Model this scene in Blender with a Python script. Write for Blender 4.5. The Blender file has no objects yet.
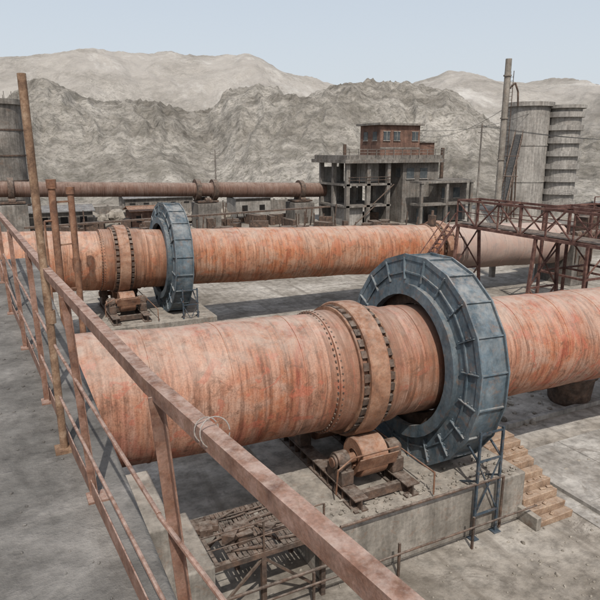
import bpy, math, random
from mathutils import Vector, Matrix, noise
random.seed(7)
C=13.0
P=math.atan(150/600)
col=bpy.context.scene.collection

# ---------------------------------------------------------------- materials
def nt(name):
    m=bpy.data.materials.new(name); m.use_nodes=True
    t=m.node_tree; b=t.nodes['Principled BSDF']; return m,t,b
def N(t,ty,**k):
    n=t.nodes.new(ty)
    for a,v in k.items(): setattr(n,a,v)
    return n
def noise_n(t,vec,scale,detail=6,rough=.6,dist=0):
    n=N(t,'ShaderNodeTexNoise'); n.inputs['Scale'].default_value=scale; n.inputs['Detail'].default_value=min(detail,6)
    n.inputs['Roughness'].default_value=rough; n.inputs['Distortion'].default_value=dist
    t.links.new(vec,n.inputs['Vector']); return n.outputs['Fac']
def ramp(t,fac,stops):
    r=N(t,'ShaderNodeValToRGB'); e=r.color_ramp.elements
    while len(e)<len(stops): e.new(.5)
    for i,(p,c) in enumerate(stops):
        e[i].position=p; e[i].color=(c[0],c[1],c[2],1) if hasattr(c,'__len__') else (c,c,c,1)
    t.links.new(fac,r.inputs['Fac']); return r.outputs['Color']
def mix(t,fac,a,b,mode='MIX'):
    m=N(t,'ShaderNodeMix'); m.data_type='RGBA'; m.blend_type=mode
    for s,v in ((m.inputs[0],fac),(m.inputs[6],a),(m.inputs[7],b)):
        if isinstance(v,(int,float)): s.default_value=v
        elif isinstance(v,tuple): s.default_value=(v[0],v[1],v[2],1)
        else: t.links.new(v,s)
    return m.outputs[2]
def math_n(t,op,a,b=None):
    m=N(t,'ShaderNodeMath',operation=op)
    for i,v in enumerate((a,b)):
        if v is None: continue
        if isinstance(v,(int,float)): m.inputs[i].default_value=v
        else: t.links.new(v,m.inputs[i])
    return m.outputs[0]
def bump(t,b,h,strength=.4,dist=.02):
    n=N(t,'ShaderNodeBump'); n.inputs['Strength'].default_value=strength; n.inputs['Distance'].default_value=dist
    t.links.new(h,n.inputs['Height']); t.links.new(n.outputs['Normal'],b.inputs['Normal'])
def mapping(t,vec,sc):
    m=N(t,'ShaderNodeMapping'); m.inputs['Scale'].default_value=sc
    t.links.new(vec,m.inputs['Vector']); return m.outputs['Vector']
def dirt(name,c1,c2,c3,scale=1.0,rough=.85,bs=.4,bd=.02,dust=None,dustamt=.6,metal=0,streak=False,rust=0):
    m,t,b=nt(name); tc=N(t,'ShaderNodeNewGeometry'); v=tc.outputs['Position']
    f=noise_n(t,v,scale,6,.68,.3); c=ramp(t,f,[(.32,c1),(.5,c2),(.68,c3)])
    f2=noise_n(t,v,scale*9,5,.7); c=mix(t,.6,c,ramp(t,f2,[(.32,.38),(.66,1.0)]),'MULTIPLY')
    if streak:
        f3=noise_n(t,mapping(t,v,(2.2,2.2,.18)),1.2,5,.7); c=mix(t,.65,c,ramp(t,f3,[(.38,.42),(.62,1.0)]),'MULTIPLY')
    if rust:
        f5=noise_n(t,v,scale*3.1,6,.75,.5); c=mix(t,ramp(t,f5,[(.54,0.0),(.66,rust)]),c,(.16,.088,.053))
    if dust:
        s=N(t,'ShaderNodeSeparateXYZ'); t.links.new(tc.outputs['Normal'],s.inputs[0])
        f4=noise_n(t,v,scale*2.3,5,.7)
        d=math_n(t,'MULTIPLY',ramp(t,s.outputs['Z'],[(.3,.25),(.95,1.0)]),ramp(t,f4,[(.38,.1),(.65,1.0)]))
        c=mix(t,math_n(t,'MULTIPLY',d,dustamt),c,dust)
    t.links.new(c,b.inputs['Base Color']); b.inputs['Roughness'].default_value=rough; b.inputs['Metallic'].default_value=metal
    b.inputs['Specular IOR Level'].default_value=.25
    h=math_n(t,'ADD',f,math_n(t,'MULTIPLY',f2,.5)); bump(t,b,h,bs,bd)
    return m

def kiln_mat(name,base,red,grey,split=None,dustk=.7,stains=()):
    m,t,b=nt(name); tc=N(t,'ShaderNodeTexCoord'); v=tc.outputs['Object']; g=N(t,'ShaderNodeNewGeometry')
    s=N(t,'ShaderNodeSeparateXYZ'); t.links.new(v,s.inputs[0]); x=s.outputs['X']
    sec=math_n(t,'FLOOR',math_n(t,'DIVIDE',math_n(t,'ADD',x,40.),2.3))
    w=N(t,'ShaderNodeTexWhiteNoise',noise_dimensions='1D'); t.links.new(sec,w.inputs['W'])
    f=noise_n(t,v,.5,6,.72,.8)
    c=ramp(t,f,[(.38,red),(.5,base),(.62,grey)])
    c=mix(t,.5,c,ramp(t,w.outputs['Value'],[(0,.6),(1,1.0)]),'MULTIPLY')
    zf=noise_n(t,mapping(t,v,(1,.12,.12)),.35,3,.5); c=mix(t,ramp(t,zf,[(.42,.0),(.62,.5)]),c,grey)
    st=noise_n(t,mapping(t,v,(6.0,.3,.3)),1.3,6,.75,.2)
    c=mix(t,.85,c,ramp(t,st,[(.37,(.36,.29,.26)),(.5,(.8,.74,.70)),(.61,(1,1,1))]),'MULTIPLY')
    st2=noise_n(t,mapping(t,v,(1.6,.25,.25)),2.1,6,.7,.2)
    c=mix(t,ramp(t,st2,[(.50,0.0),(.66,.55)]),c,grey)
    bl=noise_n(t,v,2.4,6,.8,.6); c=mix(t,ramp(t,bl,[(.52,0.0),(.63,.7)]),c,(.13,.066,.042))
    pp=noise_n(t,v,1.0,5,.55,1.2); c=mix(t,ramp(t,pp,[(.59,0.0),(.61,.5)]),c,red)
    sp=noise_n(t,v,22,3,.6); c=mix(t,.55,c,ramp(t,sp,[(.35,.5),(.6,1.0)]),'MULTIPLY')
    sn=N(t,'ShaderNodeSeparateXYZ'); t.links.new(g.outputs['Normal'],sn.inputs[0])
    dn=noise_n(t,v,1.5,6,.72,.3)
    d=math_n(t,'MULTIPLY',ramp(t,sn.outputs['Z'],[(.3,0.0),(.95,1.0)]),ramp(t,dn,[(.36,.25),(.6,1.0)]))
    c=mix(t,math_n(t,'MULTIPLY',d,dustk),c,(.40,.335,.285))
    # oil creeping out from the tyres and the gear
    for sx_ in stains:
        dd=math_n(t,'ABSOLUTE',math_n(t,'SUBTRACT',x,sx_))
        dd=math_n(t,'ADD',dd,math_n(t,'MULTIPLY',math_n(t,'SUBTRACT',st,.5),3.0))
        c=mix(t,ramp(t,math_n(t,'DIVIDE',dd,3.0),[(.28,.6),(.62,0.0)]),c,(.15,.078,.05))
    if split is not None:
        k=ramp(t,math_n(t,'DIVIDE',math_n(t,'SUBTRACT',x,split),1.0),[(0,0.0),(1,.62)])
        c=mix(t,k,c,(.33,.285,.26))
    t.links.new(c,b.inputs['Base Color']); b.inputs['Roughness'].default_value=.8
    b.inputs['Specular IOR Level'].default_value=.3
    bump(t,b,math_n(t,'ADD',math_n(t,'MULTIPLY',f,1.6),math_n(t,'MULTIPLY',bl,.7)),.5,.035)
    return m

M={}
M['kiln1']=kiln_mat('kiln_shell_near',(.43,.18,.098),(.375,.105,.062),(.44,.275,.205),dustk=.66,stains=(10.3,13.6))
M['kiln2']=kiln_mat('kiln_shell_far',(.45,.185,.09),(.39,.13,.065),(.45,.28,.195),split=34.6,dustk=.62,stains=(7.1,10.6))
M['kiln3']=kiln_mat('kiln_shell_old',(.17,.10,.075),(.13,.075,.055),(.20,.14,.115),dustk=.35)
M['rust']=dirt('rusty_steel',(.08,.038,.024),(.19,.09,.052),(.30,.165,.10),1.6,.85,.5,.01,(.36,.3,.25),.5)
M['rustd']=dirt('dark_rust',(.03,.022,.018),(.075,.047,.034),(.15,.09,.062),2.2,.8,.5,.01,(.33,.29,.25),.5)
M['railm']=dirt('rail_paint_rust',(.10,.045,.03),(.21,.108,.072),(.33,.20,.155),11,.75,.7,.003,(.44,.355,.31),.6,rust=.8)
M['pole']=dirt('pole_rust',(.10,.06,.04),(.22,.135,.085),(.36,.26,.18),14,.8,.5,.002)
M['tire']=dirt('tyre_steel',(.14,.068,.04),(.27,.13,.075),(.37,.22,.145),1.6,.65,.4,.01,(.38,.31,.26),.55,rust=.7)
M['blue']=dirt('blue_guard_paint',(.045,.07,.09),(.085,.128,.16),(.16,.20,.225),.9,.6,.35,.01,(.33,.31,.285),.7,streak=True,rust=.55)
M['blued']=dirt('blue_stand_paint',(.025,.035,.045),(.05,.07,.09),(.12,.13,.14),2,.6,.3,.01,rust=.7)
M['conc']=dirt('concrete',(.14,.122,.103),(.25,.226,.195),(.38,.345,.30),.9,.92,.7,.03,(.38,.34,.29),.6,streak=True,rust=.45)
M['concd']=dirt('old_concrete',(.12,.108,.096),(.21,.19,.168),(.31,.288,.26),.35,.92,.5,.03,streak=True,rust=.3)
M['concp']=dirt('pale_concrete',(.25,.232,.21),(.36,.338,.308),(.45,.425,.39),.25,.92,.4,.03,streak=True,rust=.15)
M['plat']=dirt('platform_concrete',(.06,.055,.05),(.12,.112,.103),(.24,.225,.208),2.1,.95,.9,.03,(.21,.2,.185),.45)
M['brick']=dirt('red_brick',(.12,.075,.058),(.19,.11,.082),(.26,.16,.12),.8,.9,.4,.02,streak=True)
M['stair']=dirt('stair_brick',(.17,.11,.072),(.29,.19,.125),(.40,.295,.21),2.2,.9,.7,.03,(.40,.335,.275),.55,rust=.5)
M['dark']=dirt('dark_opening',(.012,.011,.01),(.02,.018,.017),(.03,.028,.026),1)
M['glass']=dirt('dusty_glass',(.04,.05,.055),(.07,.08,.085),(.12,.13,.13),1,.25)
M['redtruss']=dirt('truss_paint',(.055,.028,.024),(.125,.062,.05),(.23,.135,.105),2,.8,.4,.01)
M['cable']=dirt('cable_black',(.03,.03,.03),(.05,.05,.05),(.08,.075,.07),3)
M['wire']=dirt('bright_wire',(.2,.17,.15),(.32,.28,.25),(.42,.38,.35),20)
M['tin']=dirt('galvanised_sheet',(.17,.165,.16),(.25,.245,.24),(.33,.32,.31),.8,.6,.3,.02,streak=True,rust=.5)
M['rock']=dirt('rubble_rock',(.15,.13,.108),(.27,.242,.205),(.37,.335,.29),1.2,.95,.6,.03)

# ---------------------------------------------------------------- mesh builder
class MB:
    def __init__(s): s.v=[];s.f=[];s.sm=[]
    def box(s,c,d,rot=None,jit=0):
        c=Vector(c); o=len(s.v)
        for z in(-.5,.5):
            for x,y in((-.5,-.5),(.5,-.5),(.5,.5),(-.5,.5)):
                p=Vector((x*d[0],y*d[1],z*d[2]))
                if jit: p+=Vector([random.uniform(-jit,jit) for _ in range(3)])
                if rot is not None: p=rot@p
                s.v.append(c+p)
        for q in((0,3,2,1),(4,5,6,7),(0,1,5,4),(1,2,6,5),(2,3,7,6),(3,0,4,7)):
            s.f.append([o+i for i in q]); s.sm.append(False)
        return s
    def bar(s,a,b,w,h=None,up=(0,0,1)):
        a=Vector(a);b=Vector(b);h=h or w; d=b-a; L=d.length; z=d.normalized()
        u=Vector(up)
        if abs(z.dot(u))>.98: u=Vector((1,0,0))
        x=u.cross(z).normalized(); y=z.cross(x)
        R=Matrix((x,y,z)).transposed()
        return s.box((a+b)/2,(w,h,L),R)
    def angle(s,a,b,w,t=.006,up=(0,0,1),flip=1):
        a=Vector(a);b=Vector(b); d=(b-a).normalized(); u=Vector(up)
        if abs(d.dot(u))>.98: u=Vector((0,-1,0))
        x=u.cross(d).normalized()*flip; y=d.cross(x).normalized()*flip
        s.bar(a,b,w,t,up); off=(x*(w/2-t/2))-(y*(w/2+t/2)*1.0)
        s.bar(a+off,b+off,t,w,up); return s
    def tube(s,a,b,r,seg=12,r2=None,cap=True):
        a=Vector(a);b=Vector(b);r2=r if r2 is None else r2; z=(b-a).normalized()
        u=Vector((0,0,1)) if abs(z.z)<.95 else Vector((1,0,0))
        x=u.cross(z).normalized(); y=z.cross(x); o=len(s.v)
        for k in range(seg):
            t=2*math.pi*k/seg; n=x*math.cos(t)+y*math.sin(t); s.v.append(a+n*r); s.v.append(b+n*r2)
        for k in range(seg):
            j=(k+1)%seg; s.f.append([o+2*k,o+2*j,o+2*j+1,o+2*k+1]); s.sm.append(True)
        if cap:
            s.f.append([o+2*k for k in range(seg)][::-1]); s.sm.append(False)
            s.f.append([o+2*k+1 for k in range(seg)]); s.sm.append(False)
        return s
    def path(s,pts,r,seg=8):
        for a,b in zip(pts[:-1],pts[1:]): s.tube(a,b,r,seg)
        return s
    def lathe(s,prof,seg=96,closed=False,smooth=True,wob=0,c=(0,0,0),ph=0,axis='X'):
        o=len(s.v); n=len(prof); c=Vector(c)
        for (x,r) in prof:
            for k in range(seg):
                t=2*math.pi*k/seg+ph; rr=r
                if wob: rr+=wob*noise.noise(Vector((x*.45,math.cos(t)*1.6,math.sin(t)*1.6)))
                if axis=='X': p=Vector((x,-rr*math.cos(t),rr*math.sin(t)))
                else: p=Vector((rr*math.cos(t),rr*math.sin(t),x))
                s.v.append(c+p)
        R=n if closed else n-1
        for i in range(R):
            i2=(i+1)%n
            for k in range(seg):
                j=(k+1)%seg
                s.f.append([o+i*seg+k,o+i*seg+j,o+i2*seg+j,o+i2*seg+k]); s.sm.append(smooth)
        return s
    def rock(s,c,r):
        o=len(s.v); c=Vector(c); sd=random.random()*99; A,B=5,7
        sq=Vector((random.uniform(.7,1.3),random.uniform(.7,1.3),random.uniform(.5,.9)))
        for i in range(A+1):
            for k in range(B):
                th=math.pi*i/A; ph=2*math.pi*k/B
                d=Vector((math.sin(th)*math.cos(ph),math.sin(th)*math.sin(ph),math.cos(th)))
                rr=r*(1+.45*noise.noise(d*1.3+Vector((sd,0,0))))
                s.v.append(c+Vector((d.x*rr*sq.x,d.y*rr*sq.y,d.z*rr*sq.z)))
        for i in range(A):
            for k in range(B):
                j=(k+1)%B; s.f.append([o+i*B+k,o+(i+1)*B+k,o+(i+1)*B+j,o+i*B+j]); s.sm.append(False)
        return s
    def obj(s,name,mat,parent=None,bev=0,sharp=True):
        me=bpy.data.meshes.new(name); me.from_pydata([tuple(v) for v in s.v],[],s.f); me.update()
        for p,q in zip(me.polygons,s.sm): p.use_smooth=q
        if sharp: me.set_sharp_from_angle(angle=math.radians(35))
        me.validate()
        o=bpy.data.objects.new(name,me); col.objects.link(o)
        if mat: me.materials.append(M[mat] if isinstance(mat,str) else mat)
        if parent: o.parent=parent
        if bev:
            b=o.modifiers.new('bevel','BEVEL'); b.width=bev; b.segments=2; b.limit_method='ANGLE'; b.angle_limit=math.radians(40)
        return o
def empty(name,loc=(0,0,0),rot=(0,0,0)):
    e=bpy.data.objects.new(name,None); col.objects.link(e); e.location=loc; e.rotation_euler=rot; e.empty_display_size=.5; return e
SL=.04
# ---------------------------------------------------------------- kilns
def tire(e,x,R=2.35,shell=2.0,w=.72,nm='riding_tyre',tm='tire'):
    h=w/2
    MB().lathe([(x-h,R-.04),(x-h+.04,R),(x+h-.04,R),(x+h,R-.04),(x+h,shell+.16),(x-h,shell+.16)],120,closed=True).obj(nm,tm,e)
    b=MB(); n=36
    for k in range(n):
        a=2*math.pi*k/n
        for sx in(-1,1):
            Rm=Matrix.Rotation(a+random.uniform(-.006,.006),3,'X')
            b.box(Vector((x+sx*(h+.11),0,0))+Rm@Vector((0,0,shell+.13)),(.20,.24,.2),Rm,.012)
        b.box(Vector((x,0,0))+Rm@Vector((0,0,shell+.09)),(w+.5,.22,.10),Rm)
    b.obj(nm+'_keeper_blocks','rustd',e)
    b=MB()
    for sx in(-1,1):
        xx=x+sx*(h+.25)
        b.lathe([(xx-.04,shell+.03),(xx-.04,shell+.2),(xx+.04,shell+.2),(xx+.04,shell+.03)],96,closed=True)
    b.obj(nm+'_retaining_rings','rust',e)
def guard(e,x,R=3.8,w=1.15,ri=2.5,seg=20):
    h=w/2; ph=math.pi/seg
    MB().lathe([(x-h,ri),(x-h,R),(x+h,R),(x+h,ri)],seg,smooth=False,ph=ph).obj('girth_gear_housing','blue',e)
    MB().lathe([(x-.3,2.05),(x-.3,2.9),(x+.3,2.9),(x+.3,2.05)],60,closed=True).obj('girth_gear','rustd',e)
    b=MB()
    for k in range(seg):
        a=2*math.pi*(k)/seg+ph
        d=Vector((0,-math.cos(a),math.sin(a))); tn=Vector((0,math.sin(a),math.cos(a)))
        Rr=Matrix((Vector((1,0,0)),tn,d)).transposed()
        for sx in(-1,1):
            b.box(Vector((x+sx*(h+.045),0,0))+d*((R+ri+.35)/2+.05),(.09,.035,R-ri-.5),Rr)
            for q in range(5):
                b.box(Vector((x+sx*(h+.02),0,0))+d*(ri+.5+q*.19)+tn*.07,(.04,.035,.035),Rr)
        b.box(Vector((x,0,0))+d*(R+.03),(w+.02,.05,.07),Rr)
    b.obj('housing_stiffener_bars','blue',e)
    b=MB()
    for sx in(-1,1):
        xx=x+sx*(h+.0)
        b.lathe([(xx-.03,R-.1),(xx-.03,R+.1),(xx+.03,R+.1),(xx+.03,R-.1)],seg,closed=True,smooth=False,ph=ph)
        xx=x+sx*(h+.14)
        b.lathe([(xx-.14,ri-.06),(xx-.14,ri+.36),(xx+.14,ri+.3),(xx+.14,ri-.06)],seg*2,closed=True,smooth=False)
        xx=x+sx*(h+.03)
        b.lathe([(xx-.03,3.22),(xx-.03,3.28),(xx+.035,3.28),(xx+.035,3.22)],seg,closed=True,smooth=False,ph=ph)
    b.obj('housing_rims','blue',e)
def kiln(D,x0,x1,tires,gx,mat):
    e=empty('rotary_kiln',(0,D,C-7),(0,math.atan(SL),0))
    prof=[];x=x0
    while x<=x1: prof.append((x,2.0)); x+=.3
    MB().lathe([(x0,0.6)]+prof+[(x1,.6)],128,wob=.08).obj('shell',mat,e)
    b=MB(); x=x0+1.1
    while x<x1:
        if all(abs(x-t)>1.3 for t in tires) and abs(x-gx)>1:
            b.lathe([(x-.03,1.99),(x-.015,2.022),(x+.015,2.022),(x+.03,1.99)],128,wob=.08)
        x+=2.3
    b.obj('weld_seams',mat,e)
    b=MB()
    for t in tires:
        b.lathe([(t-1.35,1.98),(t-1.35,2.08),(t+1.25,2.08),(t+1.25,1.98)],128)
    b.obj('wrapper_plates',mat,e)
    b=MB()
    for t in tires:
        for k in range(64):
            a=2*math.pi*k/64; Rm=Matrix.Rotation(a,3,'X')
            b.box(Vector((t-1.27,0,0))+Rm@Vector((0,0,2.08)),(.05,.05,.04),Rm)
            b.box(Vector((t-1.42,0,0))+Rm@Vector((0,0,2.03)),(.04,.07,.05),Rm)
    b.obj('wrapper_bolts','rustd',e)
    for t in tires: tire(e,t)
    guard(e,gx)
    return e
k1=kiln(17.1,-14,50,[10.3,36],13.6,'kiln1')
k2=kiln(41.9,-20,49.5,[7.1,34.3],10.6,'kiln2')
MB().box((33.3,-.6,2.45),(.5,.5,.9)).tube((33.3,-.6,2.8),(33.3,-.6,3.3),.12).obj('thermocouple_box','rustd',k2)

def station(X,D,px0=None,px1=None,half=3.4):
    e=empty('kiln_roller_station',(X,D,C-7-SL*X)); R=2.35; r=.68
    zc=-(R+r)*math.cos(math.radians(30)); yc=(R+r)*.5; zt=zc-1.15; ground=-(C-7-SL*X)
    for s in(-1,1):
        y=s*yc
        MB().lathe([(-.5,.3),(-.5,r-.03),(-.47,r),(.47,r),(.5,r-.03),(.5,.3)],48,c=(0,y,zc)).lathe([(-.505,.3),(-.42,.32),(-.42,.17)],24,c=(0,y,zc)).lathe([(.505,.3),(.42,.32),(.42,.17)],24,c=(0,y,zc)).obj('support_roller','tire',e)
        MB().tube((-1.35,y,zc),(1.35,y,zc),.17,20).obj('roller_shaft','rust',e)
        b=MB()
        for sx in(-1,1):
            x=sx*1.0
            b.box((x,y,zc-.42),(.46,1.0,.5)); b.box((x,y,zc-.08),(.44,.72,.22)); b.tube((x-.22,y,zc),(x+.22,y,zc),.33,20)
            b.tube((x+sx*.22,y,zc),(x+sx*.3,y,zc),.25,16)
            for q in(-.42,.42):
                b.tube((x,y+q,zc-.2),(x,y+q,zc-.1),.05,6)
        b.obj('bearing_housing','rustd',e,bev=.02)
    b=MB()
    for x in(-1.0,1.0):
        b.box((x,0,zt+.44),(.5,half*1.7,.04)).box((x,0,zt+.24),(.05,half*1.7,.36)).box((x,0,zt+.04),(.5,half*1.7,.05))
        for q in range(-5,6): b.box((x,q*.5,zt+.24),(.42,.03,.355))
    for q in(-2.4,0,2.4): b.box((0,q,zt+.25),(1.9,.2,.3))
    b.obj('base_frame','rustd',e)
    a0=px0 if px0 is not None else -2.1; a1=px1 if px1 is not None else 2.1
    MB().box(((a0+a1)/2,0,(zt+ground)/2),(a1-a0,half*2,zt-ground)).obj('concrete_pier','conc',e,bev=.05)
    b=MB()
    b.box((0,-yc-.75,zc+.1),(1.5,.03,.5),Matrix.Rotation(.35,3,'X'))
    b.path([(-1.5,-yc-.6,zc-.8),(-1.5,-yc-.7,zc+.1),(-.9,-yc-.6,zc+.35),(.9,-yc-.6,zc+.35)],.03)
    b.path([(1.6,-half+.2,zt+.1),(1.6,-half+.2,zt+.9),(1.6,half-.2,zt+.9)],.03)
    b.obj('roller_splash_guard','rust',e)
    return e
s1=station(10.3,17.1,-2.6,5.6)
station(36,17.1); station(7.1,41.9,-2.1,5.6,3.8); station(34.3,41.9)

def legs(X,D,n='gear_guard_stand'):
    e=empty(n,(X,D,0)); b=MB()
    yy=-3.6
    for xx in(-.5,.5):
        b.bar((xx,yy,0.0),(xx,yy,4.0),.08,.08)
        b.bar((xx,yy,2.2),(xx,yy+1.4,1.5),.06)
        b.box((xx,yy,.02),(.3,.3,.04))
    b.bar((-.5,yy,.9),(.5,yy,.9),.06); b.bar((-.5,yy,.9),(.5,yy,2.9),.045); b.bar((-.5,yy,2.9),(.5,yy,2.9),.06); b.bar((-.5,yy,3.9),(.5,yy,3.9),.06)
    b.bar((.5,yy+.03,.9),(-.5,yy+.03,2.9),.045)
    b.bar((-.5,yy,2.9),(-.5,yy+1.0,3.6),.06); b.bar((.5,yy,2.9),(.5,yy+1.0,3.6),.06)
    b.obj('stand_frame','blued',e); return e
legs(13.9,17.1); legs(10.9,41.9)

e=empty('masonry_stair',(16.75,0,0)); b=MB(); n=8; top=1.85; y0=15.9; run=.38
for i in range(n):
    z=top-(i+0)*top/n
    b.box((random.uniform(-.04,.04),y0-run*(i+.5),z/2),(1.7,run-.004,z),None,.035)
    for q in range(5):
        if random.random()<.45: b.box((-.68+q*.34,y0-run*(i+.4)+random.uniform(-.05,.05),z+.03),(.24,.12,.06),Matrix.Rotation(random.uniform(-.5,.5),3,'Z'))
b.box((0,16.9,.95),(1.7,2.0,1.9))
b.obj('steps','stair',e,bev=.025)
b=MB(); b.box((-.98,14.6,.25),(.22,3.6,.5)).box((-.98,15.6,.75),(.22,1.6,.5)).obj('side_wall','conc',e,bev=.02)

def drive(X,D):
    e=empty('kiln_drive_unit',(X,D,0))
    MB().box((0,0,.35),(4.2,1.7,.7)).obj('plinth','conc',e,bev=.04)
    MB().box((-.9,0,1.15),(1.3,1.1,.9)).box((-.9,0,1.62),(1.45,1.25,.06)).box((-.9,0,.76),(1.6,1.4,.1)).tube((-.1,0,1.2),(.5,0,1.2),.1).tube((.15,0,1.2),(.35,0,1.2),.24,16).obj('reducer','rustd',e,bev=.03)
    b=MB().tube((.5,0,1.2),(1.6,0,1.2),.36,20).tube((1.6,0,1.2),(1.8,0,1.2),.3,20).box((1.05,0,.82),(.9,.7,.12)).box((1.05,-.38,1.35),(.3,.2,.25))
    for k in range(12):
        a=k*math.pi/6; b.box((1.05,.37*math.cos(a),1.2+.37*math.sin(a)),(1.0,.02,.02))
    b.obj('motor','blued',e)
    return e
drive(10.6,36.4)

# ---------------------------------------------------------------- third, older kiln far behind
e=empty('old_rotary_kiln',(0,100,C-5.6),(0,math.atan(.03),0))
MB().lathe([(-6,.4),(-6,1.15),(33,1.15),(33,1.3),(55,1.3),(55,.4)],48).obj('shell','kiln3',e)
b=MB()
for x in(2,30.5,33.5,50): b.lathe([(x-.4,1.2),(x-.4,1.75),(x+.4,1.75),(x+.4,1.2)],48,closed=True)
b.obj('riding_tyres','rustd',e)
for x in(2,32,50):
    p=empty('kiln_pier',(x,100,0)); z=C-5.6-.03*x-2.2
    MB().box((0,0,z/2),(4,4,z)).obj('pier_block','concd',p,bev=.05)
    MB().box((0,0,z+.3),(3.6,3,.3)).tube((-.5,-1.1,z+.5),(.5,-1.1,z+.5),.45,16).tube((-.5,1.1,z+.5),(.5,1.1,z+.5),.45,16).obj('rollers','rustd',p)

# ---------------------------------------------------------------- feed building
e=empty('kiln_feed_building',(0,0,0))
b=MB()
for x in(54.3,58.5,62.7): 
    for y in(90.4,95,99.6): b.box((x,y,5.4),(.7,.7,10.8))
b.box((64,95.5,11.1),(21.5,12.5,.6))
b.box((64,95.5,11.75),(20.6,11.6,.7))
b.box((58.6,95,7.1),(9.4,9.9,.35)); b.box((58.6,95,3.4),(9.4,9.9,.35))
b.box((70,95,5.4),(8,9,10.79))
b.box((75.5,91.5,7.55),(7.4,9.4,.4))
b.box((75.3,91.8,3.8),(6.6,8.2,7.1))
b.box((72,86.6,7.5),(12,3.2,.35)); b.box((72,86.6,3.6),(12,3.0,.35))
for x in(66.4,72,77.6): b.box((x,85.4,3.7),(.5,.5,7.3))
b.obj('concrete_frame','concd',e)
b=MB(); b.box((56.4,99.7,5),(4.,.3,10)).box((60.6,99.7,3),(4,.3,6)).box((60.6,95,9.1),(3.6,4,3.4)).box((56.2,93,1.6),(3.5,4,3.1)).obj('infill_walls','concp',e)
b=MB(); b.box((66,95,14.7),(8.6,6.6,5.2)).box((73.2,96,13.2),(4,5,2.3)).obj('brick_cabin_walls','brick',e)
b=MB(); b.box((66,95,17.45),(9.8,7.8,.35)).box((73.2,96,14.45),(4.8,5.6,.25)).box((66,91.68,13.35),(8.64,.08,.25))
b.box((64,89.4,12.6),(21,.1,.08)); b.box((64,89.4,13.1),(21,.1,.08))
for i in range(12): b.box((54+i*1.82,89.4,12.6),(.1,.1,1.1))
b.obj('cabin_roof_and_parapet','concd',e)
b=MB(); g=MB()
for x in(63,65.2,69.2): g.box((x,91.66,15.4),(1.3,.08,1.5)); b.box((x,91.6,15.4),(.08,.1,1.5)); b.box((x,91.6,14.6),(1.5,.16,.12)); b.box((x,91.6,16.2),(1.5,.12,.1))
for y in(93.4,96.4): g.box((61.66,y,15.4),(.08,1.3,1.5)); b.box((61.6,y,14.6),(.16,1.5,.12))
for x in(67.6,70.6): g.box((x,90.46,8.9),(1.6,.08,1.8)); b.box((x,90.4,7.9),(1.9,.2,.14))
for x in(73.5,76.2): g.box((x,87.66,5.4),(1.5,.08,1.8)); b.box((x,87.6,4.4),(1.8,.2,.14))
for x in(68,71,74,77): g.box((x,87.66,1.6),(1.6,.08,2.4))
for y in(92,95): g.box((65.96,y,9),(.08,1.4,1.6))
g.obj('windows','glass',e); b.obj('window_sills','concp',e)
b=MB()
for x in(54.5,56.5,58.5,60.5,62.5): b.tube((x,90,7.3),(x,90,8.4),.05,6)
b.tube((54.3,90,8.4),(63,90,8.4),.05,6).tube((54.3,90,7.9),(63,90,7.9),.04,6)
b.bar((59,89.6,3.6),(63.5,89.6,7.1),.25,.1).bar((55,89.4,.1),(59.5,89.4,3.5),.25,.1)
b.tube((76,92,7.7),(76,92,13.4),.35,12).tube((57,96,11.5),(57,96,14),.3,12)
b.obj('stairs_and_rails','rustd',e)

# ---------------------------------------------------------------- silos (right)
e=empty('concrete_silo',(96.2,91.2,0))
b=MB(); b.lathe([(0,4.3),(21.2,4.3)],48,axis='Z'); b.lathe([(21.2,0.01),(21.2,4.9),(22,4.9),(22,.01)],48,axis='Z')
for z in(6.8,13.8): b.lathe([(z,4.3),(z,4.42),(z+.3,4.42),(z+.3,4.3)],48,axis='Z')
b.obj('silo_wall','concp',e)
e=empty('concrete_silo',(101.5,86.6,0))
b=MB(); b.lathe([(0,3.0),(20.8,3.0)],40,axis='Z')
for i in range(8):
    z=2.0+i*2.45; b.lathe([(z,3.0),(z,3.55),(z+1.0,3.55),(z+1.0,3.0)],40,axis='Z')
b.lathe([(20.8,.01),(20.8,3.7),(21.4,3.7),(21.4,.01)],40,axis='Z')
b.obj('silo_wall','concp',e)
# left silo
e=empty('concrete_silo',(1.5,112,0))
b=MB(); b.lathe([(0,3.6),(20,3.6),(20,4.0),(20.8,4.0),(20.8,0.01)],40,axis='Z').obj('silo_wall','concd',e)
b=MB()
for k in range(20):
    a=k*math.pi/10; b.tube((3.9*math.cos(a),3.9*math.sin(a),20.8),(3.9*math.cos(a),3.9*math.sin(a),21.9),.06,6)
b.box((-4.4,-2.5,9),(4,4,18)).box((-4.6,-2.8,18.4),(6,6,.5)).obj('silo_stair_tower','concd',e)
b=MB(); b.box((-6.6,-5.4,19.5),(.1,.1,1.6)).box((-1.8,-5.6,19.5),(.1,.1,1.6)).box((-4.3,-5.6,20.2),(5,.1,.1))
for z in(4,8,12,16): b.lathe([(z,3.6),(z,3.72),(z+.25,3.72),(z+.25,3.6)],40,axis='Z')
b.obj('silo_railing_and_hoops','rustd',e)

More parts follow.
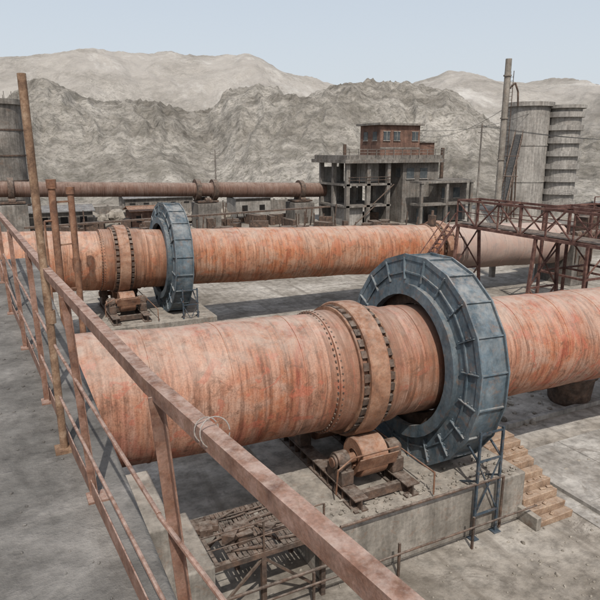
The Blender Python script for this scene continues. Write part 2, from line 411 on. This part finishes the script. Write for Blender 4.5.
# ---------------------------------------------------------------- steel truss footbridge
e=empty('steel_truss_footbridge'); b=MB()
ya,yb=37.6,11.; zb,zt=C-5.85,C-3.85; npan=12; dy=(yb-ya)/npan
for x in(32.9,35.1):
    b.bar((x,ya,zb),(x,yb,zb),.2,.2); b.bar((x,ya,zt),(x,yb,zt),.16,.16); b.bar((x,ya,(zb+zt)/2+.1),(x,yb,(zb+zt)/2+.1),.06)
    for i in range(npan+1):
        y=ya+dy*i; b.bar((x,y,zb),(x,y,zt),.1)
        if i<npan: b.bar((x,y,zb if i%2 else zt),(x,y+dy,zt if i%2 else zb),.09)
for i in range(npan+1):
    y=ya+dy*i; b.bar((32.9,y,zb),(35.1,y,zb),.14)
    if i%2==0: b.bar((32.9,y,zt),(35.1,y,zt),.1)
    if i<npan: b.bar((32.9,y,zb-.02),(35.1,y+dy,zb-.02),.06)
b.obj('truss_girders','redtruss',e)
MB().box((34,(ya+yb)/2,zb+.16),(2.0,ya-yb,.05)).obj('walkway_deck','rustd',e)
b=MB()
for y in(37.4,29.5,21.5,11.6):
    for x in(32.9,35.1):
        b.bar((x+(x-34)*.5,y,0),(x,y,zb-.1),.2,.2)
    for z0,z1 in((0.3,3.6),(3.6,6.9)):
        b.bar((32.45+z0*.05,y,z0),(35.5-z1*.05,y,z1),.09); b.bar((35.55-z0*.05,y+.05,z0),(32.5+z1*.05,y+.05,z1),.09)
    b.bar((32.6,y,3.6),(35.4,y,3.6),.12)
b.bar((32.6,38.2,zb),(26.5,38.2,.1),.2,.1); b.bar((32.6,37.4,zb),(26.5,37.4,.1),.2,.1)
b.bar((32.6,38.2,zb+1),(26.5,38.2,1.1),.06); b.bar((32.6,37.4,zb+1),(26.5,37.4,1.1),.06)
for i in range(22):
    f=(i+.5)/22; b.box((32.6-6.1*f,37.8,zb*(1-f)+.1*f),(.26,.8,.04))
for i in range(7):
    f=i/6; b.bar((32.6-6.1*f,37.4,zb*(1-f)+.1*f),(32.6-6.1*f,37.4,zb*(1-f)+.1*f+1),.05)
b.obj('trestle_legs','redtruss',e)
e=empty('steel_pipe_rack',(43,33,0)); b=MB()
for x in(-3,0,3):
    for y in(-2.2,2.2):
        b.bar((x,y,0),(x,y,8.6),.2)
    for z in(3.2,6,8.5): b.bar((x,-2.2,z),(x,2.2,z),.16)
for y in(-2.2,2.2):
    for z in(3.2,6,8.5): b.bar((-3,y,z),(3,y,z),.16)
    b.bar((-3,y,3.2),(0,y,6),.1).bar((3,y,3.2),(0,y,6),.1).bar((-3,y,6),(0,y,8.5),.1).bar((3,y,6),(0,y,8.5),.1)
for x in(-3,-1.5,0,1.5,3): b.bar((x,-2.3,8.5),(x,-2.3,9.6),.06)
b.bar((-3,-2.3,9.6),(3,-2.3,9.6),.06).bar((-3,-2.3,9.1),(3,-2.3,9.1),.05)
b.obj('rack_frame','redtruss',e)
b=MB(); b.box((0,0,6.15),(6,4,.06)); b.path([(-3.4,-1.2,6.6),(3.6,-1.2,6.6),(3.6,-1.2,0)],.3,14); b.path([(-3.4,0,6.5),(5,0,6.5),(5,0,0)],.2,12); b.box((1,1.3,6.9),(1.6,1.2,1.4))
b.obj('pipes_and_deck','rustd',e)

for D,X in((41.9,50.8),(17.1,51.4)):
    e=empty('kiln_outlet_hood',(X,D,0))
    MB().box((0,0,2.9),(2.6,4.6,5.8)).box((0,0,5.9),(2.9,4.9,.2)).obj('hood_walls','concd',e,bev=.05)
    MB().box((0,-2.35,2.0),(1.1,.1,2.0)).box((-1.1,-2.4,4),(.1,.1,3.4)).box((1.1,-2.4,4),(.1,.1,3.4)).obj('door_and_straps','rustd',e)

e=empty('steel_chimney',(46,46.6,0))
b=MB().tube((0,0,0),(0,0,21.6),.34,20,.3)
for z in(4,8,12,16,20): b.tube((0,0,z),(0,0,z+.12),.4,20)
b.obj('stack','conc',e)
b=MB(); b.bar((.5,-.3,2),(.5,-.3,20.5),.05).bar((.5,.1,2),(.5,.1,20.5),.05)
for i in range(50): b.bar((.5,-.3,2.3+i*.36),(.5,.1,2.3+i*.36),.03)
pts=[(.4,0,18.9),(.9,-.2,19.4),(1.25,-.3,18.6),(1.35,-.35,17.2)]; b.path(pts,.09)
b.box((1.0,0,12.4),(1.6,1.4,.08)).box((1.0,0,10.4),(1.6,1.4,.08))
b.obj('ladder_and_pipe','rustd',e)
def pole(x,y,h):
    e=empty('utility_pole',(x,y,0)); b=MB().tube((0,0,0),(0,0,h),.2,10,.12).box((0,0,h-.7),(2.2,.12,.12)).box((0,0,h-1.6),(1.6,.12,.12))
    for q in(-1,0,1): b.tube((q,0,h-.65),(q,0,h-.35),.06,8)
    b.obj('pole_and_crossarms','concd',e)
pole(76,82,17.5); pole(118,70,15.5); pole(40,118,13)
def wire(a,b_,sag):
    a=Vector(a);b_=Vector(b_);pts=[]
    for i in range(25):
        f=i/24; p=a.lerp(b_,f); p.z-=sag*4*f*(1-f); pts.append(p)
    return pts
e=empty('overhead_cables'); b=MB()
for q in(-1,0,1):
    b.path(wire((76+q,82,17.1),(118+q,70,15.1),1.2),.03,5)
b.path(wire((70,92,16.5),(94,88,20),1.2),.035,5); b.path(wire((70,92,15.8),(46,46.6,17),1.4),.02,5)
b.obj('cable_strands','cable',e)
e=empty('inclined_conveyor'); b=MB()
A=Vector((80,80,3)); B=Vector((91.5,88.5,15.5))
for dx in(-.7,.7):
    for dz in(0,1.3): b.bar(A+Vector((dx*.4,-dx,dz)),B+Vector((dx*.4,-dx,dz)),.12)
for i in range(16):
    p=A.lerp(B,i/15); q=A.lerp(B,min(1,(i+1)/15))
    for dx in(-.7,.7):
        o=Vector((dx*.4,-dx,0)); b.bar(p+o,p+o+Vector((0,0,1.3)),.08)
        if i<15: b.bar(p+o,q+o+Vector((0,0,1.3)),.06)
for f in(.3,.65,.92):
    p=A.lerp(B,f); b.bar(p,(p.x-.7,p.y,0),.2); b.bar(p,(p.x+.7,p.y,0),.2)
b.obj('truss','rustd',e)
MB().bar(A+Vector((0,0,.4)),B+Vector((0,0,.4)),1.2,.1).obj('belt','cable',e)

e=empty('twin_vent_pipes',(0,36,0))
b=MB().tube((2.75,0,0),(2.75,0,11.3),.2,16).tube((3.75,.4,0),(3.75,.4,10.9),.18,16).tube((2.75,0,10.95),(2.75,0,11.45),.27,16).tube((3.75,.4,10.6),(3.75,.4,11),.24,16)
b.bar((2.75,0,10.2),(3.75,.4,10.2),.1).bar((2.75,0,5.2),(3.75,.4,5.2),.1).bar((2.75,0,7.8),(3.75,.4,7.8),.08).path([(2.75,0,9.2),(2.2,-.3,9.2),(2.2,-.3,0)],.06)
b.obj('pipes','rust',e)

# ---------------------------------------------------------------- platform with guard railing
e=empty('viewing_platform')
MB().box((-5.6,3.6,C-1.65-.2),(12.1,13.4,.4)).obj('deck_slab','plat',e,bev=.02)
b=MB(); b.box((-5.6,3.6,(C-2.05)/2-.003),(11.3,12.6,C-2.06)); b.obj('supporting_wall','concd',e)
b=MB()
for i in range(1100):
    s=random.uniform(.003,.010); b.rock((random.uniform(-3.5,.25),random.uniform(1.5,10),C-1.65+s*.3),s)
b.obj('loose_gravel','plat',e)
e=empty('guard_railing'); b=MB(); zr=C-.6
pr=[(.66,-1.2),(.42,.76),(.32,1.55),(.2,3.24),(.1,5.0),(0,6.7),(-.06,8.6),(-.1,10.1)]
def rp(y):
    for (x0,y0),(x1,y1) in zip(pr[:-1],pr[1:]):
        if y<=y1: f=(y-y0)/(y1-y0); return x0+(x1-x0)*f
    return pr[-1][0]
for (x0,y0),(x1,y1) in zip(pr[:-1],pr[1:]):
    b.angle((x0,y0,zr),(x1,y1,zr),.038,.005)
    for z in(-1.02,-1.32): b.tube((x0,y0,C+z),(x1,y1,C+z+random.uniform(-.006,.006)),.008,8)
for y,ln in((-.4,0),(1.47,.08),(2.75,.05),(4.1,.02),(5.4,.02),(6.7,.02),(8.4,.02),(10.0,.02)):
    x=rp(y); b.angle((x+ln,y+.03,C-1.65),(x,y,zr-.03),.034,.005)
    b.box((x+ln,y+.03,C-1.645),(.1,.1,.012))
for (x0,y0),(x1,y1) in zip(pr[:-1],pr[1:]): b.bar((x0+.03,y0,C-1.60),(x1+.03,y1,C-1.60),.006,.09)
b.path([(-.1,10.1,zr),(-6,10.2,zr)],.028).path([(-.1,10.1,C-1.05),(-6,10.2,C-1.05)],.012)
for x in(-2,-4,-6): b.bar((x,10.15,C-1.65),(x,10.15,zr),.05)
b.obj('angle_iron_rails','railm',e)
b=MB(); b.tube((.19,3.36,C-1.65),(.172,3.36,C+.36),.021,14).tube((.19,3.36,C-.9),(.19,3.36,C-.83),.026,14)
b.box((.19,3.36,C-1.64),(.1,.1,.02)); b.obj('tall_pipe_post','pole',e)
b=MB()
for rr,ph,cc in((.034,0,(.372,1.16,zr+.0)),(.028,.5,(.365,1.20,zr-.01))):
    pts=[]
    for k in range(22):
        a=k/21*2*math.pi*.97+ph
        pts.append(Vector(cc)+Vector((math.cos(a)*rr*1.0,.25*math.sin(a)*rr,math.sin(a)*rr)))
    b.path(pts,.0016,6)
b.obj('tie_wire_loop','wire',e)

e=empty('concrete_buttress')
MB().box((1.0,12.0,3.1),(1.7,2.2,6.2)).box((2.0,12.6,2.6),(1.3,2.6,5.2)).box((2.9,12.6,1.9),(1.3,2.4,3.8)).obj('buttress_blocks','conc',e,bev=.05)
e=empty('steel_service_deck',(5.6,14.6,0)); b=MB()
for x in(-1.9,0,1.9):
    for y in(-1.1,1.1): b.bar((x,y,0),(x,y,2.0),.14)
    b.bar((x,-1.1,2.05),(x,1.1,2.05),.14)
for y in(-1.1,1.1): b.bar((-2.0,y,2.05),(2.0,y,2.05),.16); b.bar((-1.9,y,.2),(0,y,1.9),.07); b.bar((1.9,y,.2),(0,y,1.9),.07)
for i in range(28):
    if i not in(5,6,17): b.box((-1.95+i*.144,0,2.15),(.11,2.3,.03),Matrix.Rotation(random.uniform(-.02,.02),3,'Z'))
for x in(-1.9,0,1.9): b.bar((x,-1.15,2.1),(x,-1.15,3.1),.05)
b.tube((-1.9,-1.15,3.1),(1.9,-1.15,3.1),.022).tube((-1.9,-1.15,2.65),(1.9,-1.15,2.65),.016)
for i in range(16):
    a=random.uniform(-.5,.5); x=random.uniform(-1.6,.8); y=random.uniform(-.9,.9); L=random.uniform(.5,1.6)
    b.tube((x,y,2.22),(x+L*math.cos(a),y+L*math.sin(a)*.6,2.24+random.uniform(0,.15)),random.uniform(.02,.06),8)
for i in range(9):
    b.box((random.uniform(-1.5,1.5),random.uniform(-.8,.8),2.3),(random.uniform(.2,.6),random.uniform(.2,.5),random.uniform(.05,.3)),Matrix.Rotation(random.random()*3,3,'Z'))
b.obj('frame_and_grating','rustd',e)

# ---------------------------------------------------------------- clutter
def rubble(name,cx,cy,rx,ry,n,s0,s1,hh=0,mat='rock'):
    b=MB()
    for i in range(n):
        a=random.random()*6.28; q=math.sqrt(random.random()); x=cx+math.cos(a)*q*rx; y=cy+math.sin(a)*q*ry
        s=random.uniform(s0,s1)*(1 if random.random()<.85 else 1.8); b.rock((x,y,s*.3+hh*max(0,1-q)*random.random()),s)
    b.obj(name,mat)
rubble('rubble_pile',5.5,36.5,5,2.0,260,.1,.35,.9)
rubble('rubble_pile',17,37,6,1.6,240,.08,.3,.8)
rubble('loose_stones',20,27,13,8,900,.03,.13)
rubble('loose_stones',16,12,11,5,600,.015,.05)
rubble('rubble_pile',22,112,26,6,420,.3,1.2,2.6)
rubble('rubble_pile',46,78,16,5,260,.2,.7,1.2)
b=MB()
for i in range(260):
    b.rock((10.3+random.uniform(-2,5.4),17.1-random.uniform(1.8,3.3),1.84+random.uniform(0,.03)),random.uniform(.01,.07))
b.obj('pier_debris','rock')
b=MB()
for i in range(26):
    x=random.uniform(3,26); y=random.uniform(33,37); a=random.uniform(-.4,.4); L=random.uniform(2,5)
    b.tube((x,y,.25),(x+L*math.cos(a),y+L*math.sin(a),.25+random.uniform(0,.7)),random.uniform(.06,.16),8)
for i in range(22):
    b.box((random.uniform(2,28),random.uniform(33.5,37),.5),(random.uniform(.6,1.8),random.uniform(.4,1),random.uniform(.3,1.2)),Matrix.Rotation(random.random()*3,3,'Z'))
b.obj('scrap_steel_pile','rust')
b=MB()
for i in range(90):
    b.box((random.uniform(6,62),random.uniform(76,104),.6),(random.uniform(.8,3.6),random.uniform(.6,2),random.uniform(.6,2.6)),Matrix.Rotation(random.random()*3,3,'Z'))
for i in range(40):
    x=random.uniform(6,60); y=random.uniform(76,104); b.bar((x,y,0),(x+random.uniform(-.5,.5),y,random.uniform(1.5,4.5)),.15)
b.obj('scrap_machinery','rustd')
e=empty('process_pipe_run'); b=MB()
b.path([(2,13.2,1.2),(8.1,13.2,1.2),(8.1,13.5,2.1),(14.6,13.5,2.1),(14.6,13.5,.1)],.05,10)
b.path([(3,13.0,.9),(15.8,13.0,.9)],.035,10)
for x in(4,7,10,13): b.bar((x,13.1,0),(x,13.1,1.2),.07)
b.obj('pipes','rustd',e)
e=empty('steel_ladle',(26.2,20.3,0))
MB().lathe([(0.01,.01),(0,.95),(.15,1.05),(1.5,1.2),(1.5,1.32),(1.62,1.32),(1.62,1.12),(.5,.95),(.45,.01)],40,axis='Z').obj('bowl','rustd',e)
MB().tube((-1.2,0,1.1),(-1.6,0,1.1),.14).tube((1.2,0,1.1),(1.6,0,1.1),.14).obj('trunnions','rustd',e)
def shed(x,y,w,d,h,mat='concp',rm='tin'):
    e=empty('works_shed',(x,y,0)); MB().box((0,0,h/2),(w,d,h)).obj('walls',mat,e)
    b=MB(); b.box((0,-d*.27,h+.45),(w+.8,d*.56+.4,.15),Matrix.Rotation(.22,3,'X')).box((0,d*.27,h+.45),(w+.8,d*.56+.4,.15),Matrix.Rotation(-.22,3,'X')).obj('roof',rm,e)
    g=MB(); k=int(w//2.6)
    for i in range(k): g.box((-w/2+(i+.5)*w/k,-d/2-.02,h*.58),(1.1,.06,1.1))
    g.obj('windows','dark',e)
shed(8,108,12,6,3.2,'concd'); shed(24,106,8,5,2.8,'brick','rust'); shed(43,108,7,5,4.2,'concp'); shed(96,70,10,6,3.6,'concd'); shed(112,60,14,7,4.5,'concd'); shed(30,128,14,7,3.5,'concd')
e=empty('boundary_wall'); b=MB()
for i in range(26): b.box((-12+i*3.0,124+random.uniform(-.1,.1),1.1),(2.9,.25,2.2)); b.box((-13.5+i*3,124,1.25),(.35,.4,2.5))
b.obj('wall_panels','concd',e)
e=empty('belt_conveyor'); b=MB()
for i in range(16): b.bar((4+i*3,92.5,0),(4+i*3,92.5,2.4),.15)
b.bar((3,92.5,2.4),(52,92.5,3.4),.9,.25)
b.obj('conveyor_frame','rustd',e)

# ---------------------------------------------------------------- ground
def ground_mat():
    m,t,b=nt('dusty_ground'); g=N(t,'ShaderNodeNewGeometry'); v=g.outputs['Position']
    f=noise_n(t,v,.12,6,.72,.5); c=ramp(t,f,[(.37,(.17,.148,.122)),(.5,(.29,.262,.226)),(.62,(.42,.388,.345))])
    f2=noise_n(t,v,1.7,6,.75); c=mix(t,.75,c,ramp(t,f2,[(.36,.42),(.58,1.0)]),'MULTIPLY')
    f3=noise_n(t,mapping(t,v,(.9,.08,1)),1,5,.6,.8); c=mix(t,ramp(t,f3,[(.53,0.0),(.64,.5)]),c,(.13,.112,.092))
    f4=noise_n(t,v,.45,6,.75,1.2); c=mix(t,ramp(t,f4,[(.56,0.0),(.64,.6)]),c,(.105,.09,.075))
    t.links.new(c,b.inputs['Base Color']); b.inputs['Roughness'].default_value=.95; b.inputs['Specular IOR Level'].default_value=.15
    bump(t,b,math_n(t,'ADD',f2,f),.7,.08); return m
gm=ground_mat()
b=MB(); b.v=[Vector(p) for p in((-3000,-3000,0),(3000,-3000,0),(3000,3000,0),(-3000,3000,0))]; b.f=[[0,1,2,3]]; b.sm=[False]
b.obj('ground',gm)
def yard_mat():
    m,t,b=nt('yard_concrete'); g=N(t,'ShaderNodeNewGeometry'); v=g.outputs['Position']
    f=noise_n(t,v,.35,6,.72,.5); c=ramp(t,f,[(.37,(.21,.193,.17)),(.5,(.32,.302,.275)),(.63,(.43,.41,.378))])
    f2=noise_n(t,v,3,6,.75); c=mix(t,.7,c,ramp(t,f2,[(.36,.45),(.58,1.0)]),'MULTIPLY')
    f3=noise_n(t,v,.8,6,.72,1.5); c=mix(t,ramp(t,f3,[(.52,0.0),(.62,.65)]),c,(.14,.122,.102))
    vo=N(t,'ShaderNodeTexVoronoi',feature='DISTANCE_TO_EDGE'); vo.inputs['Scale'].default_value=.35; t.links.new(v,vo.inputs['Vector'])
    c=mix(t,ramp(t,vo.outputs['Distance'],[(0,.3),(.012,0.0)]),c,(.07,.065,.06))
    t.links.new(c,b.inputs['Base Color']); b.inputs['Roughness'].default_value=.9
    bump(t,b,f2,.4,.02); return m
ym=yard_mat()
b=MB()
for i in range(8):
    for j in range(4):
        b.box((19.8+i*4.0,3.2+j*4.0,.02),(3.97,3.97,.05))
b.obj('concrete_yard',ym)
b=MB(); b.box((35.8,19.3,.12),(34,.25,.24)); b.box((18.6,11.5,.1),(.25,15.5,.2)); b.obj('yard_kerb','concp')

# ---------------------------------------------------------------- hills
def interp(T,x):
    if x<=T[0][0]: return T[0][1]
    for (a,p),(b_,q) in zip(T[:-1],T[1:]):
        if x<=b_:
            f=(x-a)/(b_-a); f=f*f*(3-2*f); return p+(q-p)*f
    return T[-1][1]
TA=[(-400,108),(0,108),(50,94),(120,112),(190,110),(255,90),(315,106),(400,82),(440,92),(500,128),(560,142),(640,140),(900,130)]
TB=[(-400,64),(0,66),(60,62),(180,62),(240,66),(300,84),(350,92),(400,90),(460,79),(500,90),(560,85),(600,92),(700,90),(1000,95)]
def hillh(az,r):
    rt=math.sin(az); fw=math.cos(az); px=300+618*rt/fw
    k=1/math.sqrt(618**2+(max(-900,min(1500,px))-300)**2)
    def layer(T,r0,r1,fall,sd):
        y=interp(T,px+12*noise.noise(Vector((r*.01,sd,2)))); top=r1*(150-y)*k+C
        rr=r+26*noise.noise(Vector((az*9,sd,0)))
        if rr<r0: return 0
        if rr<r1:
            f=(rr-r0)/(r1-r0); return top*(math.sin(f*math.pi/2))**1.1
        return top*max(0,1-(rr-r1)/fall)
    a=layer(TA,155,290,420,1.3); b_=layer(TB,320,540,1500,7.7)
    h=max(a,b_)
    if h<=0: return -.5
    X=az*260
    wx=7*noise.noise(Vector((X*.05,r*.03,5)))
    g0=noise.noise(Vector((X*.018+3,r*.012,8)))
    g1=noise.ridged_multi_fractal(Vector(((X+wx)*.034,r*.009,1)),1.0,2.1,4,1.0,2.0)
    g2=noise.ridged_multi_fractal(Vector(((X+wx)*.12+5,r*.028,4)),.9,2.1,4,1.0,2.0)
    g3=noise.fractal(Vector((X*.25,r*.2,9)),.7,2.0,5)
    amp=min(1,h/20); far=1 if b_<=a else .65
    return h+amp*far*(g0*4+(g1-1.0)*4.2+(g2-1.0)*2.0+g3*.9)-.3
na,nr=760,230
b=MB(); fx=Vector((.4472,.8944)); rx=Vector((.8944,-.4472))
for i in range(na+1):
    az=math.radians(-58+116*i/na); ca,sa=math.cos(az),math.sin(az); dx=fx*ca+rx*sa
    for j in range(nr+1):
        r=140*(950/140)**(j/nr); b.v.append(Vector((dx.x*r,dx.y*r,hillh(az,r))))
for i in range(na):
    for j in range(nr):
        o=i*(nr+1)+j; b.f.append([o,o+nr+1,o+nr+2,o+1])
b.sm=[True]*len(b.f)
def hill_mat():
    m,t,b=nt('bare_hillside'); g=N(t,'ShaderNodeNewGeometry'); v=g.outputs['Position']
    f=noise_n(t,v,.022,6,.7,.7); c=ramp(t,f,[(.38,(.18,.163,.14)),(.5,(.29,.268,.235)),(.62,(.41,.382,.34))])
    f2=noise_n(t,v,.22,6,.8); c=mix(t,.75,c,ramp(t,f2,[(.38,.36),(.57,1.0)]),'MULTIPLY')
    sp=noise_n(t,v,.9,3,.6); c=mix(t,ramp(t,sp,[(.53,0.0),(.62,.6)]),c,(.125,.118,.095))
    pt=noise_n(t,mapping(t,v,(1,.6,1)),.05,6,.78,.5); c=mix(t,ramp(t,pt,[(.54,0.0),(.62,.5)]),c,(.15,.138,.115))
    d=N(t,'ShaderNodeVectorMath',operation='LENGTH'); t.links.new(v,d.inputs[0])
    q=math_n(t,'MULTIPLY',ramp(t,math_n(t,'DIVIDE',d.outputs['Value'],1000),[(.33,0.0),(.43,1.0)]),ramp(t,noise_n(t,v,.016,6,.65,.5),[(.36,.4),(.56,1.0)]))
    c=mix(t,math_n(t,'MULTIPLY',q,.78),c,(.40,.375,.345))  # far slopes mixed paler: aerial haze painted into the colour by distance
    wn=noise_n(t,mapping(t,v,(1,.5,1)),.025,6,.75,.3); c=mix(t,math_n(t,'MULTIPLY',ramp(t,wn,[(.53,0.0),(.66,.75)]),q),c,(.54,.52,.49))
    t.links.new(c,b.inputs['Base Color']); b.inputs['Roughness'].default_value=1; b.inputs['Specular IOR Level'].default_value=.05
    bump(t,b,f2,.9,1.8); return m
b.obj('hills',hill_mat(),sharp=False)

# ---------------------------------------------------------------- light, sky, camera
sun_dir=Vector((-.35,-1,0)).normalized()*math.cos(math.radians(52)); sun_dir.z=math.sin(math.radians(52))
L=bpy.data.lights.new('sun','SUN'); L.energy=4.0; L.angle=math.radians(.5); L.color=(1,.955,.89)
lo=bpy.data.objects.new('sun',L); col.objects.link(lo); lo.rotation_euler=sun_dir.to_track_quat('Z','Y').to_euler()
w=bpy.data.worlds.new('World'); bpy.context.scene.world=w; w.use_nodes=True; t=w.node_tree
sk=t.nodes.new('ShaderNodeTexSky'); sk.sky_type='NISHITA'; sk.sun_disc=False; sk.sun_elevation=math.radians(52)
sk.sun_rotation=math.atan2(sun_dir.x,sun_dir.y); sk.dust_density=4; sk.air_density=1.0; sk.ozone_density=1.2
tc=t.nodes.new('ShaderNodeTexCoord'); sx=t.nodes.new('ShaderNodeSeparateXYZ'); t.links.new(tc.outputs['Generated'],sx.inputs[0])
hz=ramp(t,sx.outputs['Z'],[(0.0,.92),(.5,.45)])
c=mix(t,hz,sk.outputs[0],(5.0,5.4,5.8))
t.links.new(c,t.nodes['Background'].inputs[0]); t.nodes['Background'].inputs[1].default_value=.14
cam=bpy.data.cameras.new('camera'); co=bpy.data.objects.new('camera',cam); col.objects.link(co)
cam.sensor_width=36; cam.lens=36; cam.clip_start=.05; cam.clip_end=8000
f=Vector((.4472*math.cos(P),.8944*math.cos(P),-math.sin(P)))
co.location=(0,0,C); co.rotation_euler=f.to_track_quat('-Z','Y').to_euler()
sc=bpy.context.scene; sc.camera=co
sc.view_settings.view_transform='Standard'; sc.view_settings.look='None'; sc.view_settings.exposure=0
